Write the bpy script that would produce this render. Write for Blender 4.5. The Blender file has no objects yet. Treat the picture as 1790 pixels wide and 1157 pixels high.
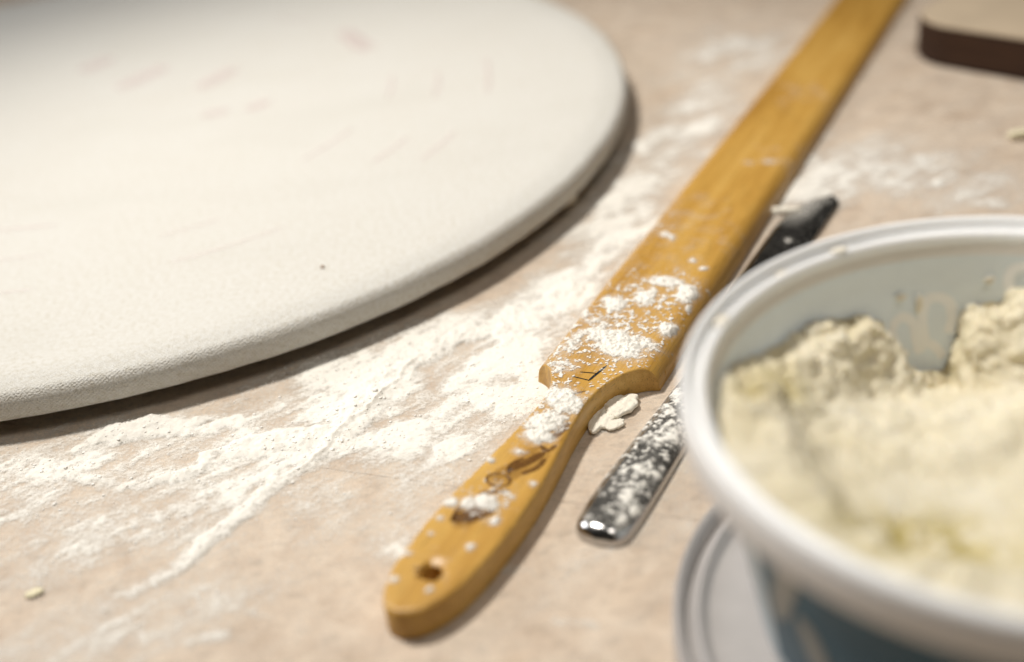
import bpy, bmesh, math, random
import numpy as np
from mathutils import Vector, Matrix
from mathutils.geometry import delaunay_2d_cdt

random.seed(7); np.random.seed(7)
sc = bpy.context.scene
COL = sc.collection

# ------------------------------------------------------------------ camera
PITCH, FPX, CAMH, ROLL = 0.539, 2197.65, 0.2542, -0.1032      # photo is 1790 x 1157
cp, sp_ = math.cos(PITCH), math.sin(PITCH)
cr, sr = math.cos(ROLL), math.sin(ROLL)
Xa = Vector((1, 0, 0)); Ua = Vector((0, sp_, cp)); Fa = Vector((0, cp, -sp_))
right = Xa*cr + Ua*sr; up = -Xa*sr + Ua*cr
cam = bpy.data.cameras.new("camera"); camo = bpy.data.objects.new("camera", cam); COL.objects.link(camo)
M = Matrix.Identity(4)
for i in range(3):
    M[i][0] = right[i]; M[i][1] = up[i]; M[i][2] = -Fa[i]
M.translation = (0, 0, CAMH)
camo.matrix_world = M
cam.sensor_width = 36; cam.lens = FPX/1790*36
cam.clip_start = 0.01; cam.clip_end = 50
cam.dof.use_dof = True; cam.dof.focus_distance = 0.447; cam.dof.aperture_fstop = 3.3
cam.dof.aperture_blades = 0
sc.camera = camo

# ------------------------------------------------------------------ light
world = bpy.data.worlds.new("World"); sc.world = world; world.use_nodes = True
bg = world.node_tree.nodes["Background"]
bg.inputs[0].default_value = (1.0, 0.90, 0.78, 1); bg.inputs[1].default_value = 0.012

def aim(o, target):
    o.rotation_euler = (Vector(target) - o.location).to_track_quat('-Z', 'Y').to_euler()

def spot(name, loc, tgt, power, col, size, blend, radius):
    l = bpy.data.lights.new(name, 'SPOT'); l.energy = power; l.color = col
    l.spot_size = math.radians(size); l.spot_blend = blend; l.shadow_soft_size = radius
    o = bpy.data.objects.new(name, l); COL.objects.link(o); o.location = loc; aim(o, tgt)
    return o

def area(name, loc, tgt, power, col, sx, sy):
    l = bpy.data.lights.new(name, 'AREA'); l.shape = 'RECTANGLE'; l.size = sx; l.size_y = sy
    l.energy = power; l.color = col
    o = bpy.data.objects.new(name, l); COL.objects.link(o); o.location = loc; aim(o, tgt)
    return o

spot("ceiling_spot", (-0.46, 0.66, 1.34), (0.0, 0.50, 0), 93, (1.0, 0.95, 0.88), 46, 1.0, 0.08)
area("fill_panel", (0.26, -0.08, 1.50), (0.08, 0.45, 0), 5.2, (1.0, 0.94, 0.87), 0.5, 0.5)  # added fill from the camera side, brightens tub wall and board edge
area("window_light", (-1.25, 1.05, 0.85), (0.0, 0.4, 0.1), 10.0, (0.97, 0.98, 1.0), 0.7, 0.6)

sc.view_settings.view_transform = 'Standard'; sc.view_settings.look = 'None'
sc.view_settings.exposure = 0.0; sc.view_settings.gamma = 1.0
sc.view_settings.use_curve_mapping = False
sc.cycles.use_denoising = True
sc.cycles.max_bounces = 5; sc.cycles.transparent_max_bounces = 6
sc.cycles.sample_clamp_indirect = 6.0

# ------------------------------------------------------------------ helpers
def W(x, y, z=0.0):
    """ground position of a spot read off the photograph, at height z"""
    u = (x-895)/FPX; v = -(y-578.5)/FPX
    u, v = cr*u - sr*v, sr*u + cr*v
    d = (u, cp+v*sp_, -sp_+v*cp); t = (z-CAMH)/d[2]
    return Vector((d[0]*t, d[1]*t, z))

def PR(X, Y, Z):
    Zc = Z-CAMH
    dep = Y*cp - Zc*sp_; yy = Y*sp_ + Zc*cp
    u = X/dep; v = yy/dep
    u, v = cr*u + sr*v, -sr*u + cr*v
    return 895+FPX*u, 578.5-FPX*v

def _hash(ix, iy, seed):
    h = (ix.astype(np.int64)*374761393 + iy.astype(np.int64)*668265263 + seed*974711) & 0xFFFFFFFF
    h = ((h ^ (h >> 13))*1274126177) & 0xFFFFFFFF
    return ((h ^ (h >> 16)) & 0xFFFF)/65535.0

def vnoise(x, y, seed=0):
    ix = np.floor(x); iy = np.floor(y); fx = x-ix; fy = y-iy
    ix = ix.astype(np.int64); iy = iy.astype(np.int64)
    u = fx*fx*fx*(fx*(fx*6-15)+10); v = fy*fy*fy*(fy*(fy*6-15)+10)
    def g(jx, jy, dx, dy):
        a = _hash(jx, jy, seed)*2*math.pi
        return np.cos(a)*dx + np.sin(a)*dy
    n00 = g(ix, iy, fx, fy); n10 = g(ix+1, iy, fx-1, fy)
    n01 = g(ix, iy+1, fx, fy-1); n11 = g(ix+1, iy+1, fx-1, fy-1)
    a = n00+u*(n10-n00); b = n01+u*(n11-n01)
    return (a+v*(b-a))*1.5

def noise3(x, y, z, seed=0):
    ix, iy, iz = np.floor(x), np.floor(y), np.floor(z); fx, fy, fz = x-ix, y-iy, z-iz
    ix, iy, iz = ix.astype(np.int64), iy.astype(np.int64), iz.astype(np.int64)
    f = lambda t: t*t*t*(t*(t*6-15)+10)
    u, v, w = f(fx), f(fy), f(fz)
    def g(dx, dy, dz):
        a = _hash(ix+dx, iy+dy+(iz+dz)*7919, seed)*2*math.pi; b = _hash(ix+dx+91, iy+dy+(iz+dz)*6271, seed+5)*2-1
        c = np.sqrt(1-b*b)
        return np.cos(a)*c*(fx-dx)+np.sin(a)*c*(fy-dy)+b*(fz-dz)
    L = lambda a, b, t: a+t*(b-a)
    return 1.5*L(L(L(g(0,0,0), g(1,0,0), u), L(g(0,1,0), g(1,1,0), u), v), L(L(g(0,0,1), g(1,0,1), u), L(g(0,1,1), g(1,1,1), u), v), w)

def fbm(x, y, octv=5, seed=0, gain=0.5):
    s = 0; a = 1; t = 0
    for o in range(octv):
        s = s + a*vnoise(x*2**o+17.3*o, y*2**o-9.1*o, seed+o*13); t += a; a *= gain
    return s/t

def sstep(a, b, x):
    t = np.clip((x-a)/(b-a), 0, 1); return t*t*(3-2*t)

def mesh_np(name, verts, faces):
    me = bpy.data.meshes.new(name)
    verts = np.asarray(verts, np.float32); faces = np.asarray(faces, np.int32)
    me.vertices.add(len(verts)); me.vertices.foreach_set("co", verts.ravel())
    k = faces.shape[1]
    me.loops.add(faces.size); me.loops.foreach_set("vertex_index", faces.ravel())
    me.polygons.add(len(faces)); me.polygons.foreach_set("loop_start", np.arange(0, faces.size, k, dtype=np.int32))
    me.update(calc_edges=True); me.validate()
    return me

def obj(name, me, mat=None, parent=None, smooth=True, sharp=None):
    o = bpy.data.objects.new(name, me); COL.objects.link(o)
    if mat: me.materials.append(mat)
    if smooth:
        me.polygons.foreach_set("use_smooth", [True]*len(me.polygons))
        if sharp: me.set_sharp_from_angle(angle=math.radians(sharp))
    if parent: o.parent = parent
    return o

def tag(o, label=None, cat=None, group=None, kind=None):
    if label: o['label'] = label
    if cat: o['category'] = cat
    if group: o['group'] = group
    if kind: o['kind'] = kind
    return o

def empty(name, loc=(0, 0, 0)):
    o = bpy.data.objects.new(name, None); COL.objects.link(o); o.location = loc
    o.empty_display_size = 0.02
    return o

def lathe(name, prof, seg=192, close=False):
    prof = np.array(prof, float); n = len(prof)
    a = np.linspace(0, 2*math.pi, seg, endpoint=False)
    V = np.stack([np.outer(np.cos(a), prof[:, 0]), np.outer(np.sin(a), prof[:, 0]), np.repeat(prof[None, :, 1], seg, 0)], -1).reshape(-1, 3)
    F = []
    m = n if close else n-1
    for i in range(seg):
        j = (i+1) % seg
        for k in range(m):
            k2 = (k+1) % n
            F.append((i*n+k, j*n+k, j*n+k2, i*n+k2))
    return mesh_np(name, V, F)

def smooth_poly(pts, n=8, closed=False):
    """Catmull-Rom through points"""
    P = [np.array(p, float) for p in pts]; out = []
    N = len(P); rng = range(N if closed else N-1)
    for i in rng:
        p0 = P[(i-1) % N] if closed or i > 0 else 2*P[0]-P[1]
        p1 = P[i]; p2 = P[(i+1) % N]
        p3 = P[(i+2) % N] if closed or i+2 < N else 2*P[-1]-P[-2]
        for k in range(n):
            t = k/n
            out.append(0.5*((2*p1)+(-p0+p2)*t+(2*p0-5*p1+4*p2-p3)*t*t+(-p0+3*p1-3*p2+p3)*t**3))
    if not closed: out.append(P[-1])
    return np.array(out)

# ------------------------------------------------------------------ materials
class NT:
    def __init__(s, name):
        s.m = bpy.data.materials.new(name); s.m.use_nodes = True
        s.t = s.m.node_tree; s.n = s.t.nodes; s.l = s.t.links
        s.b = s.n["Principled BSDF"]; s.out = s.n["Material Output"]
    def node(s, typ, **kw):
        nd = s.n.new(typ)
        for k, v in kw.items():
            if k.startswith('_'): setattr(nd, k[1:], v)
        return nd
    def set(s, nd, key, val):
        if hasattr(val, 'is_output'): s.l.new(val, nd.inputs[key])
        else: nd.inputs[key].default_value = val
        return nd
    def coord(s, kind='Object'):
        return s.node('ShaderNodeTexCoord').outputs[kind]
    def mapping(s, vec, scale=(1, 1, 1), rot=(0, 0, 0), loc=(0, 0, 0)):
        m = s.node('ShaderNodeMapping'); s.l.new(vec, m.inputs[0])
        m.inputs['Scale'].default_value = scale; m.inputs['Rotation'].default_value = rot; m.inputs['Location'].default_value = loc
        return m.outputs[0]
    def noise(s, vec, scale, detail=4, rough=0.55, dist=0.0):
        n = s.node('ShaderNodeTexNoise'); s.l.new(vec, n.inputs['Vector'])
        n.inputs['Scale'].default_value = scale; n.inputs['Detail'].default_value = detail
        n.inputs['Roughness'].default_value = rough; n.inputs['Distortion'].default_value = dist
        return n.outputs['Fac']
    def voro(s, vec, scale, feat='F1'):
        n = s.node('ShaderNodeTexVoronoi'); n.feature = feat; s.l.new(vec, n.inputs['Vector']); n.inputs['Scale'].default_value = scale
        return n.outputs['Distance']
    def ramp(s, fac, stops):
        r = s.node('ShaderNodeValToRGB'); s.l.new(fac, r.inputs[0]); e = r.color_ramp.elements
        while len(e) < len(stops): e.new(0.5)
        for i, (p, c) in enumerate(stops):
            e[i].position = p
            e[i].color = (c, c, c, 1) if isinstance(c, (int, float)) else (*c, 1)
        return r.outputs[0]
    def math(s, op, a, b=None, c=None, clamp=False):
        m = s.node('ShaderNodeMath'); m.operation = op; m.use_clamp = clamp
        for i, v in enumerate((a, b, c)):
            if v is not None: s.set(m, i, v)
        return m.outputs[0]
    def mix(s, fac, a, b, typ='MIX'):
        m = s.node('ShaderNodeMix'); m.data_type = 'RGBA'; m.blend_type = typ
        s.set(m, 0, fac)
        s.set(m, 6, a if hasattr(a, 'is_output') else (*a, 1)); s.set(m, 7, b if hasattr(b, 'is_output') else (*b, 1))
        return m.outputs[2]
    def bump(s, h, strength, dist, normal=None):
        b = s.node('ShaderNodeBump'); s.l.new(h, b.inputs['Height'])
        b.inputs['Strength'].default_value = strength; b.inputs['Distance'].default_value = dist
        if normal is not None: s.l.new(normal, b.inputs['Normal'])
        return b.outputs[0]
    def attr(s, name):
        a = s.node('ShaderNodeAttribute'); a.attribute_name = name; return a.outputs['Fac']
    def base(s, col=None, rough=None, normal=None, **kw):
        if col is not None: s.set(s.b, 'Base Color', col if hasattr(col, 'is_output') else (*col, 1))
        if rough is not None: s.set(s.b, 'Roughness', rough)
        if normal is not None: s.set(s.b, 'Normal', normal)
        for k, v in kw.items(): s.set(s.b, k.replace('_', ' '), v)
        return s.m

def mat_table():
    t = NT('laminate'); c = t.coord()
    n1 = t.noise(c, 14, 6, 0.6); n2 = t.noise(c, 75, 6, 0.65, 0.6); n3 = t.noise(c, 900, 3, 0.6)
    n4 = t.noise(t.mapping(c, (1, 2.2, 1), (0, 0, 0.5)), 160, 4, 0.6)
    f = t.math('ADD', t.math('MULTIPLY', n1, 0.35), t.math('MULTIPLY', n2, 0.65))
    col = t.ramp(f, [(0.29, (0.38, 0.283, 0.200)), (0.43, (0.53, 0.417, 0.314)), (0.56, (0.62, 0.508, 0.395)), (0.70, (0.69, 0.585, 0.47))])
    sp = t.ramp(n4, [(0.30, 0.76), (0.47, 1.0)])
    col = t.mix(1.0, col, sp, 'MULTIPLY')
    g = t.ramp(n3, [(0.3, 0.88), (0.6, 1.04)])
    col = t.mix(1.0, col, g, 'MULTIPLY')
    ro = t.ramp(n2, [(0.3, 0.42), (0.7, 0.56)])
    return t.base(col, ro, t.bump(t.math('ADD', n3, t.math('MULTIPLY', n2, 0.6)), 0.25, 0.0004), Specular_IOR_Level=0.35)

def mat_flour(name, tint=(0.83, 0.805, 0.755), grain=2600):
    """powder; the vertex attribute cov says how thickly it lies"""
    t = NT(name); c = t.coord()
    cov = t.attr('cov')
    n1 = t.noise(c, grain, 3, 0.7); n2 = t.noise(c, grain*0.3, 4, 0.65)
    nn = t.math('ADD', t.math('MULTIPLY', n1, 0.55), t.math('MULTIPLY', n2, 0.45))
    k = t.math('MULTIPLY_ADD', t.math('SUBTRACT', nn, 0.5), 2.3, 0.0)
    lo = t.math('MULTIPLY', cov, t.math('SUBTRACT', 1.0, cov))          # speckle counts most where it is half covered
    a = t.math('ADD', cov, t.math('MULTIPLY', k, t.math('MULTIPLY', lo, 3.2)), clamp=True)
    a = t.ramp(a, [(0.0, 0.0), (0.25, 0.22), (0.5, 0.62), (0.8, 1.0)])
    col = t.mix(t.ramp(n2, [(0.3, 0.0), (0.7, 1.0)]), (tint[0]*0.95, tint[1]*0.94, tint[2]*0.90), tint)
    t.base(col, 0.95, t.bump(t.math('ADD', n1, n2), 0.5, 0.00035), Specular_IOR_Level=0.1)
    t.set(t.b, 'Alpha', a)
    return t.m

def mat_cloth():
    t = NT('canvas_cloth'); uv = t.node('ShaderNodeUVMap'); uv.uv_map = 'cloth'; u = uv.outputs[0]
    o = t.coord()
    wob = t.node('ShaderNodeTexNoise'); t.l.new(u, wob.inputs['Vector']); wob.inputs['Scale'].default_value = 260; wob.inputs['Detail'].default_value = 3
    wv = t.node('ShaderNodeVectorMath'); wv.operation = 'MULTIPLY_ADD'
    t.l.new(wob.outputs['Color'], wv.inputs[0]); wv.inputs[1].default_value = (0.0022,)*3; t.l.new(u, wv.inputs[2])
    sep = t.node('ShaderNodeSeparateXYZ'); t.l.new(wv.outputs[0], sep.inputs[0])
    k = math.pi/0.00082
    su = t.math('SINE', t.math('MULTIPLY', sep.outputs[0], k)); sv = t.math('SINE', t.math('MULTIPLY', sep.outputs[1], k))
    weave = t.math('MULTIPLY', su, sv)
    n = t.noise(u, 1250, 2, 0.6); n2 = t.noise(u, 480, 4, 0.65); n3 = t.noise(o, 22, 5, 0.6)
    rim = t.attr('rim')
    amp = t.math('MULTIPLY_ADD', rim, 0.18, 0.05)
    na = t.math('MULTIPLY_ADD', rim, 0.85, 0.35)
    h = t.math('ADD', t.math('MULTIPLY', weave, amp), t.math('MULTIPLY', na, t.math('ADD', t.math('MULTIPLY', n, 1.5), t.math('MULTIPLY', n2, 1.2))))
    col = t.ramp(n2, [(0.30, (0.52, 0.485, 0.405)), (0.43, (0.61, 0.585, 0.525)), (0.56, (0.66, 0.645, 0.60)), (0.72, (0.69, 0.68, 0.65))])
    col = t.mix(t.ramp(n3, [(0.35, 0.0), (0.7, 0.45)]), col, (0.66, 0.65, 0.61))
    n5 = t.noise(t.mapping(o, (1, 2.6, 1), (0, 0, 0.35)), 9, 4, 0.55)
    col = t.mix(t.ramp(n5, [(0.54, 0.0), (0.74, 0.25)]), col, (0.55, 0.53, 0.47))
    wc = t.math('MULTIPLY_ADD', weave, t.math('MULTIPLY', rim, 0.07), 0.97)
    cc = t.node('ShaderNodeVectorMath'); cc.operation = 'SCALE'; t.l.new(col, cc.inputs[0]); t.l.new(wc, cc.inputs['Scale'])
    return t.base(cc.outputs[0], 0.9, t.bump(h, 0.7, 0.00062), Specular_IOR_Level=0.12, Sheen_Weight=0.12)

def mat_wood(name, stops, scale=1.0, rough=(0.34, 0.5), coat=0.0):
    """grain runs along the object's own X axis"""
    t = NT(name); c = t.coord()
    m = t.mapping(c, (7*scale, 95*scale, 60*scale)); m2 = t.mapping(c, (28*scale, 900*scale, 500*scale))
    n1 = t.noise(m, 1.0, 5, 0.6, 0.5); n2 = t.noise(m2, 1.0, 3, 0.6)
    n3 = t.noise(c, 26, 3, 0.5)
    f = t.math('ADD', t.math('MULTIPLY', n1, 0.60), t.math('ADD', t.math('MULTIPLY', n2, 0.26), t.math('MULTIPLY', n3, 0.14)))
    col = t.ramp(f, stops)
    pore = t.noise(t.mapping(c, (90*scale, 2600*scale, 1500*scale)), 1.0, 2, 0.5)
    col = t.mix(1.0, col, t.ramp(pore, [(0.30, 0.62), (0.42, 1.0)]), 'MULTIPLY')
    return t.base(col, t.ramp(n2, [(0.3, rough[1]), (0.7, rough[0])]), t.bump(n2, 0.18, 0.0003), Specular_IOR_Level=0.4, Coat_Weight=coat, Coat_Roughness=0.3)

def mat_plastic(name, col, rough=0.35, sss=0.0, mott=0.04, trans=0.0):
    t = NT(name); c = t.coord(); n = t.noise(c, 60, 4, 0.6); n2 = t.noise(c, 1200, 2, 0.5)
    cc = t.mix(t.ramp(n, [(0.35, 0.0), (0.65, 1.0)]), tuple(v*(1-mott) for v in col), col)
    t.base(cc, t.ramp(n, [(0.3, rough*0.85), (0.7, rough*1.25)]), t.bump(n2, 0.06, 0.0002), Specular_IOR_Level=0.45)
    if sss:
        t.b.inputs['Subsurface Weight'].default_value = sss; t.b.inputs['Subsurface Radius'].default_value = (1, 0.95, 0.9); t.b.inputs['Subsurface Scale'].default_value = 0.003
    if trans:
        tr = t.node('ShaderNodeBsdfTranslucent'); tr.inputs[0].default_value = (*[min(1, v*1.05) for v in col], 1)
        mx = t.node('ShaderNodeMixShader'); mx.inputs[0].default_value = trans
        t.l.new(t.b.outputs[0], mx.inputs[1]); t.l.new(tr.outputs[0], mx.inputs[2]); t.l.new(mx.outputs[0], t.out.inputs[0])
    return t.m

def mat_steel():
    t = NT('worn_steel'); c = t.coord(); n = t.noise(t.mapping(c, (60, 700, 700)), 1.0, 4, 0.6); n2 = t.noise(c, 240, 4, 0.6)
    return t.base((0.50, 0.49, 0.48), t.ramp(n2, [(0.3, 0.13), (0.7, 0.26)]), t.bump(n, 0.05, 0.0002), Metallic=1.0)

def mat_dough(name='potato_dough', rough=True):
    t = NT(name); c = t.coord()
    n1 = t.noise(c, 55, 6, 0.6); n2 = t.noise(c, 420, 5, 0.7); n3 = t.noise(c, 1500, 3, 0.7)
    pit = t.attr('pit')
    col = t.ramp(n1, [(0.3, (0.74, 0.665, 0.475)), (0.5, (0.785, 0.72, 0.55)), (0.7, (0.81, 0.76, 0.62))])
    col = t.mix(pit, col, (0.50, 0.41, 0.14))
    h = t.math('ADD', n2, t.math('MULTIPLY', n3, 0.5))
    t.base(col, 0.75, t.bump(h, 0.55, 0.0011), Specular_IOR_Level=0.25)
    t.b.inputs['Subsurface Weight'].default_value = 0.15; t.b.inputs['Subsurface Radius'].default_value = (1.0, 0.75, 0.4); t.b.inputs['Subsurface Scale'].default_value = 0.002
    return t.m

def mat_plain(name, col, rough=0.7, var=0.15, scale=300):
    t = NT(name); c = t.coord(); n = t.noise(c, scale, 4, 0.6)
    cc = t.mix(t.ramp(n, [(0.3, 0.0), (0.7, 1.0)]), tuple(v*(1-var) for v in col), tuple(min(1, v*(1+var)) for v in col))
    return t.base(cc, rough, t.bump(n, 0.35, 0.0003))

def mat_ink(name, col, alpha=0.9, scale=1400, soft=(0.35, 0.55)):
    """ink or scorch that has soaked into a rough surface: broken up by the grain"""
    t = NT(name); c = t.coord(); n = t.noise(c, scale, 3, 0.7)
    t.base(col, 0.8, None, Specular_IOR_Level=0.1)
    t.set(t.b, 'Alpha', t.math('MULTIPLY', t.ramp(n, [(soft[0], 0.35), (soft[1], 1.0)]), alpha))
    return t.m

M_TABLE = mat_table()
M_FLOUR = mat_flour('flour_powder')
M_CLOTH = mat_cloth()
M_STICK = mat_wood('honey_wood', [(0.28, (0.25, 0.112, 0.018)), (0.41, (0.42, 0.220, 0.040)), (0.52, (0.52, 0.292, 0.062)), (0.68, (0.62, 0.385, 0.105))], coat=0.12)
M_CORE = mat_wood('board_wood', [(0.2, (0.18, 0.10, 0.05)), (0.8, (0.30, 0.18, 0.09))])
M_BLOCK = mat_wood('dark_block_wood', [(0.25, (0.012, 0.004, 0.001)), (0.5, (0.034, 0.012, 0.003)), (0.8, (0.08, 0.032, 0.007))], 0.7, (0.7, 0.85))
M_BLOCKTOP = mat_plain('block_top_laminate', (0.52, 0.42, 0.30), 0.6, 0.06, 40)
M_WHITE = mat_plastic('white_plastic', (0.93, 0.94, 0.94), 0.34, 0.25, 0.03)
M_WALL = mat_plastic('printed_plastic_inside', (0.82, 0.90, 0.94), 0.45, 0.0, 0.05, 0.2)
M_PALE = mat_plastic('unprinted_plastic_inside', (0.90, 0.87, 0.82), 0.45, 0.0, 0.04, 0.5)
M_PALELETTER = mat_plastic('faint_print_inside', (0.94, 0.95, 0.95), 0.45, 0.0, 0.02, 0.0)
M_PRINT = mat_plastic('dark_blue_print', (0.045, 0.145, 0.215), 0.35, 0, 0.3, 0.2)
M_PRINTPALE = mat_plastic('cream_print', (0.34, 0.34, 0.31), 0.45)
M_LID = mat_plastic('frosted_lid_plastic', (0.47, 0.445, 0.43), 0.4, 0.1, 0.1)
M_STEEL = mat_steel()
M_DOUGH = mat_dough()
M_FLAKE = mat_plain('dry_dough', (0.82, 0.775, 0.67), 0.9, 0.08, 900)
M_CRUMB = mat_plain('yellow_crumb', (0.76, 0.70, 0.50), 0.85, 0.06, 300)
M_GRAIN = mat_plain('flour_lump', (0.83, 0.805, 0.755), 0.95, 0.03, 300)
M_INKPINK = mat_ink('faded_pink_ink', (0.66, 0.42, 0.44), 0.2, 500)
M_INKBLACK = mat_ink('black_pen', (0.012, 0.016, 0.022), 1.0, 2200, (0.32, 0.45))
M_SCORCH = mat_ink('burnt_lettering', (0.13, 0.055, 0.014), 0.85, 900, (0.3, 0.6))
M_SPECK = mat_plain('brown_speck', (0.25, 0.12, 0.04))

# ------------------------------------------------------------------ table (two leaves with a hairline joint)
A = W(580, 820); B = W(1240, 912)
sd = (B-A).normalized(); sn = Vector((-sd.y, sd.x, 0))
table = tag(empty('table_top', (A.x, A.y, 0)), None, None, None, 'structure')
def leaf(n0, n1):
    bm = bmesh.new(); vs = []
    for z in (-0.025, 0.0):
        for (a, b) in ((-1.2, n0), (1.4, n0), (1.4, n1), (-1.2, n1)):
            p = sd*a + sn*b; vs.append(bm.verts.new((p.x, p.y, z)))
    for f in ((3, 2, 1, 0), (4, 5, 6, 7), (0, 1, 5, 4), (1, 2, 6, 5), (2, 3, 7, 6), (3, 0, 4, 7)): bm.faces.new([vs[i] for i in f])
    bmesh.ops.bevel(bm, geom=[e for e in bm.edges], offset=0.00012, segments=1, affect='EDGES')
    me = bpy.data.meshes.new('table_leaf'); bm.to_mesh(me); bm.free()
    return obj('table_leaf', me, M_TABLE, table, smooth=False)
leaf(0.00007, 1.5); leaf(-0.8, -0.00007)

# ------------------------------------------------------------------ round cloth-covered pastry board
BC = (-0.2130, 0.6727); BR = 0.2897
board = tag(empty('pastry_board', (BC[0], BC[1], 0)), 'large round pastry board covered in floured off-white canvas cloth', 'pastry board')
def make_cloth():
    zt, zb = 0.0196, 0.0068
    prof = [(0.0, zt)]
    for r in np.linspace(0.02, BR-0.030, 14): prof.append((r, zt))
    for r in np.linspace(BR-0.027, BR-0.0058, 9): prof.append((r, zt-0.0003*((r-BR+0.027)/0.0212)**2))
    for k in range(1, 15):                                    # rolled edge
        a = math.pi*0.5*(1-k/7.0)
        prof.append((BR-0.0055+0.0055*abs(math.cos(a))**0.75, 0.5*(zt+zb)+0.5*(zt-zb)*math.copysign(abs(math.sin(a))**0.85, a)))
    prof = [p for p in prof]
    for r in (BR-0.014, BR-0.026, BR-0.040): prof.append((r, zb+0.0005))
    prof = np.array(prof); n = len(prof); seg = 900
    arc = np.concatenate([[0], np.cumsum(np.hypot(*np.diff(prof, axis=0).T))])
    a = np.linspace(0, 2*math.pi, seg, endpoint=False)
    wob = 0.0005*vnoise(a*9, a*0, 3)+0.0003*vnoise(a*31, a*0+4, 5)
    V = np.zeros((seg, n, 3)); edge = np.clip((prof[:, 0]-(BR-0.02))/0.02, 0, 1)
    rr = prof[None, :, 0] + wob[:, None]*edge[None]
    V[..., 0] = np.cos(a)[:, None]*rr; V[..., 1] = np.sin(a)[:, None]*rr; V[..., 2] = prof[None, :, 1]
    V[..., 2] += 0.00025*fbm(V[..., 0]*22, V[..., 1]*22, 3, 2)
    F = [(i*n+k, ((i+1) % seg)*n+k, ((i+1) % seg)*n+k+1, i*n+k+1) for i in range(seg) for k in range(n-1)]
    F = np.array(F)[:, ::-1]
    me = mesh_np('cloth_cover', V.reshape(-1, 3), F)
    uvl = me.uv_layers.new(name='cloth')
    UV = np.stack([np.cos(a)[:, None]*arc[None], np.sin(a)[:, None]*arc[None]], -1).reshape(-1, 2)
    li = np.zeros(len(me.loops), np.int32); me.loops.foreach_get('vertex_index', li)
    uvl.data.foreach_set('uv', UV[li].astype(np.float32).ravel())
    rim = np.repeat(sstep(BR-0.022, BR-0.004, prof[:, 0])[None], seg, 0)
    rim[:, arc > arc[np.argmax(prof[:, 0])]] = 1
    at = me.attributes.new('rim', 'FLOAT', 'POINT'); at.data.foreach_set('value', rim.astype(np.float32).ravel())
    return obj('cloth_cover', me, M_CLOTH, board)
make_cloth()
obj('board_core', lathe('board_core', [(0.0001, 0.0), (BR-0.045, 0.0), (BR-0.042, 0.002), (BR-0.042, 0.018), (0.0001, 0.018)], 128), M_CORE, board, sharp=40)

def ribbon(name, pts, width, mat, parent, z=0.0, taper=True):
    """thin flat stroke following pts (x, y), lying at height z"""
    p = np.array(pts, float); d = np.gradient(p, axis=0); d /= np.linalg.norm(d, axis=1)[:, None]+1e-12
    nn = np.stack([-d[:, 1], d[:, 0]], 1); N = len(p)
    w = np.full(N, width*0.5)
    if taper: w = w*np.clip(np.sin(np.linspace(0.12, math.pi-0.12, N))*2.2, 0.2, 1)
    zz = np.broadcast_to(np.asarray(z, float), (N,))
    V = np.concatenate([np.c_[p+nn*w[:, None], zz], np.c_[p-nn*w[:, None], zz]])
    F = [(i, i+N, i+N+1, i+1) for i in range(N-1)]
    return obj(name, mesh_np(name, V, F), mat, parent)

for (r, a0, a1) in [(0.146, -104, -85), (0.177, -100, -85), (0.209, -98, -84.5), (0.181, -70, -60.5), (0.210, -70, -55), (0.156, -40, -24), (0.191, -36, -26),
                    (0.212, -33, -23), (0.161, -9, 4), (0.187, -10, 3), (0.215, -9, 7), (0.167, 51, 62), (0.163, 22, 36)]:
    aa = np.radians(np.linspace(a0, a1, 24))
    ribbon('ink_line', np.c_[np.cos(aa), np.sin(aa)]*r, 0.0021 if r < 0.17 or a0 > -50 else 0.0013, M_INKPINK, board, 0.02035)
for (x0, y0, x1, y1, w) in [(205, 152, 292, 112, 0.012), (140, 122, 195, 98, 0.012), (345, 152, 412, 115, 0.010), (350, 200, 400, 188, 0.008), (430, 190, 470, 172, 0.008), (600, 50, 640, 85, 0.012)]:
    a = W(x0, y0, 0.0212); b = W(x1, y1, 0.0212)
    ribbon('ink_line', [(a.x+(b.x-a.x)*k/9-BC[0], a.y+(b.y-a.y)*k/9-BC[1]) for k in range(10)], w, M_INKPINK, board, 0.02035)

# ------------------------------------------------------------------ turning stick
SO = np.array([-0.03467, 0.26141]); SD = np.array([0.4772, 0.8788]); SN = np.array([0.8788, -0.4772])
right_pts = [(-2.2, -5.0), (0.3, 0.0), (5.0, 3.4), (13.0, 6.6), (27.0, 9.0), (46.0, 10.0), (65.0, 9.6), (80.0, 8.3), (95.0, 6.7), (109.0, 6.1), (117.0, 6.8), (123.5, 8.6), (129.5, 11.2), (133.5, 14.2), (136.6, 18.0), (138.2, 21.9)]
left_pts = [(-2.2, -5.0), (-1.2, -9.0), (2.5, -12.2), (9.0, -14.8), (20.5, -16.6), (44.0, -16.0), (70.0, -13.0), (96.8, -10.3), (110.0, -9.8), (118.0, -11.2), (124.0, -14.2), (128.0, -18.2), (130.0, -22.3)]
SEND = 640.0
rc = smooth_poly(right_pts, 7); lc = smooth_poly(left_pts, 7)
# small nicks worn into the left edge near the end
for (s0, dp, wd) in ((20.0, 0.9, 1.6), (9.5, 1.1, 1.5), (27.0, 0.5, 2.2)):
    lc[:, 1] += dp*np.exp(-((lc[:, 0]-s0)/wd)**2)
extra = np.arange(145, SEND+1, 15.0)
rc = np.concatenate([rc, np.c_[extra, 21.9-0.5*(extra-138)/500]]); lc = np.concatenate([lc, np.c_[extra, -22.3+1.0*(extra-130)/500]])
outline = np.concatenate([rc, lc[::-1][:-1]])             # counter-clockwise or not: checked below
hole_c = (16.4, -4.0); hole = [(hole_c[0]+3.3*math.cos(a), hole_c[1]+3.3*math.sin(a)) for a in np.linspace(0, 2*math.pi, 28, endpoint=False)]

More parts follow.
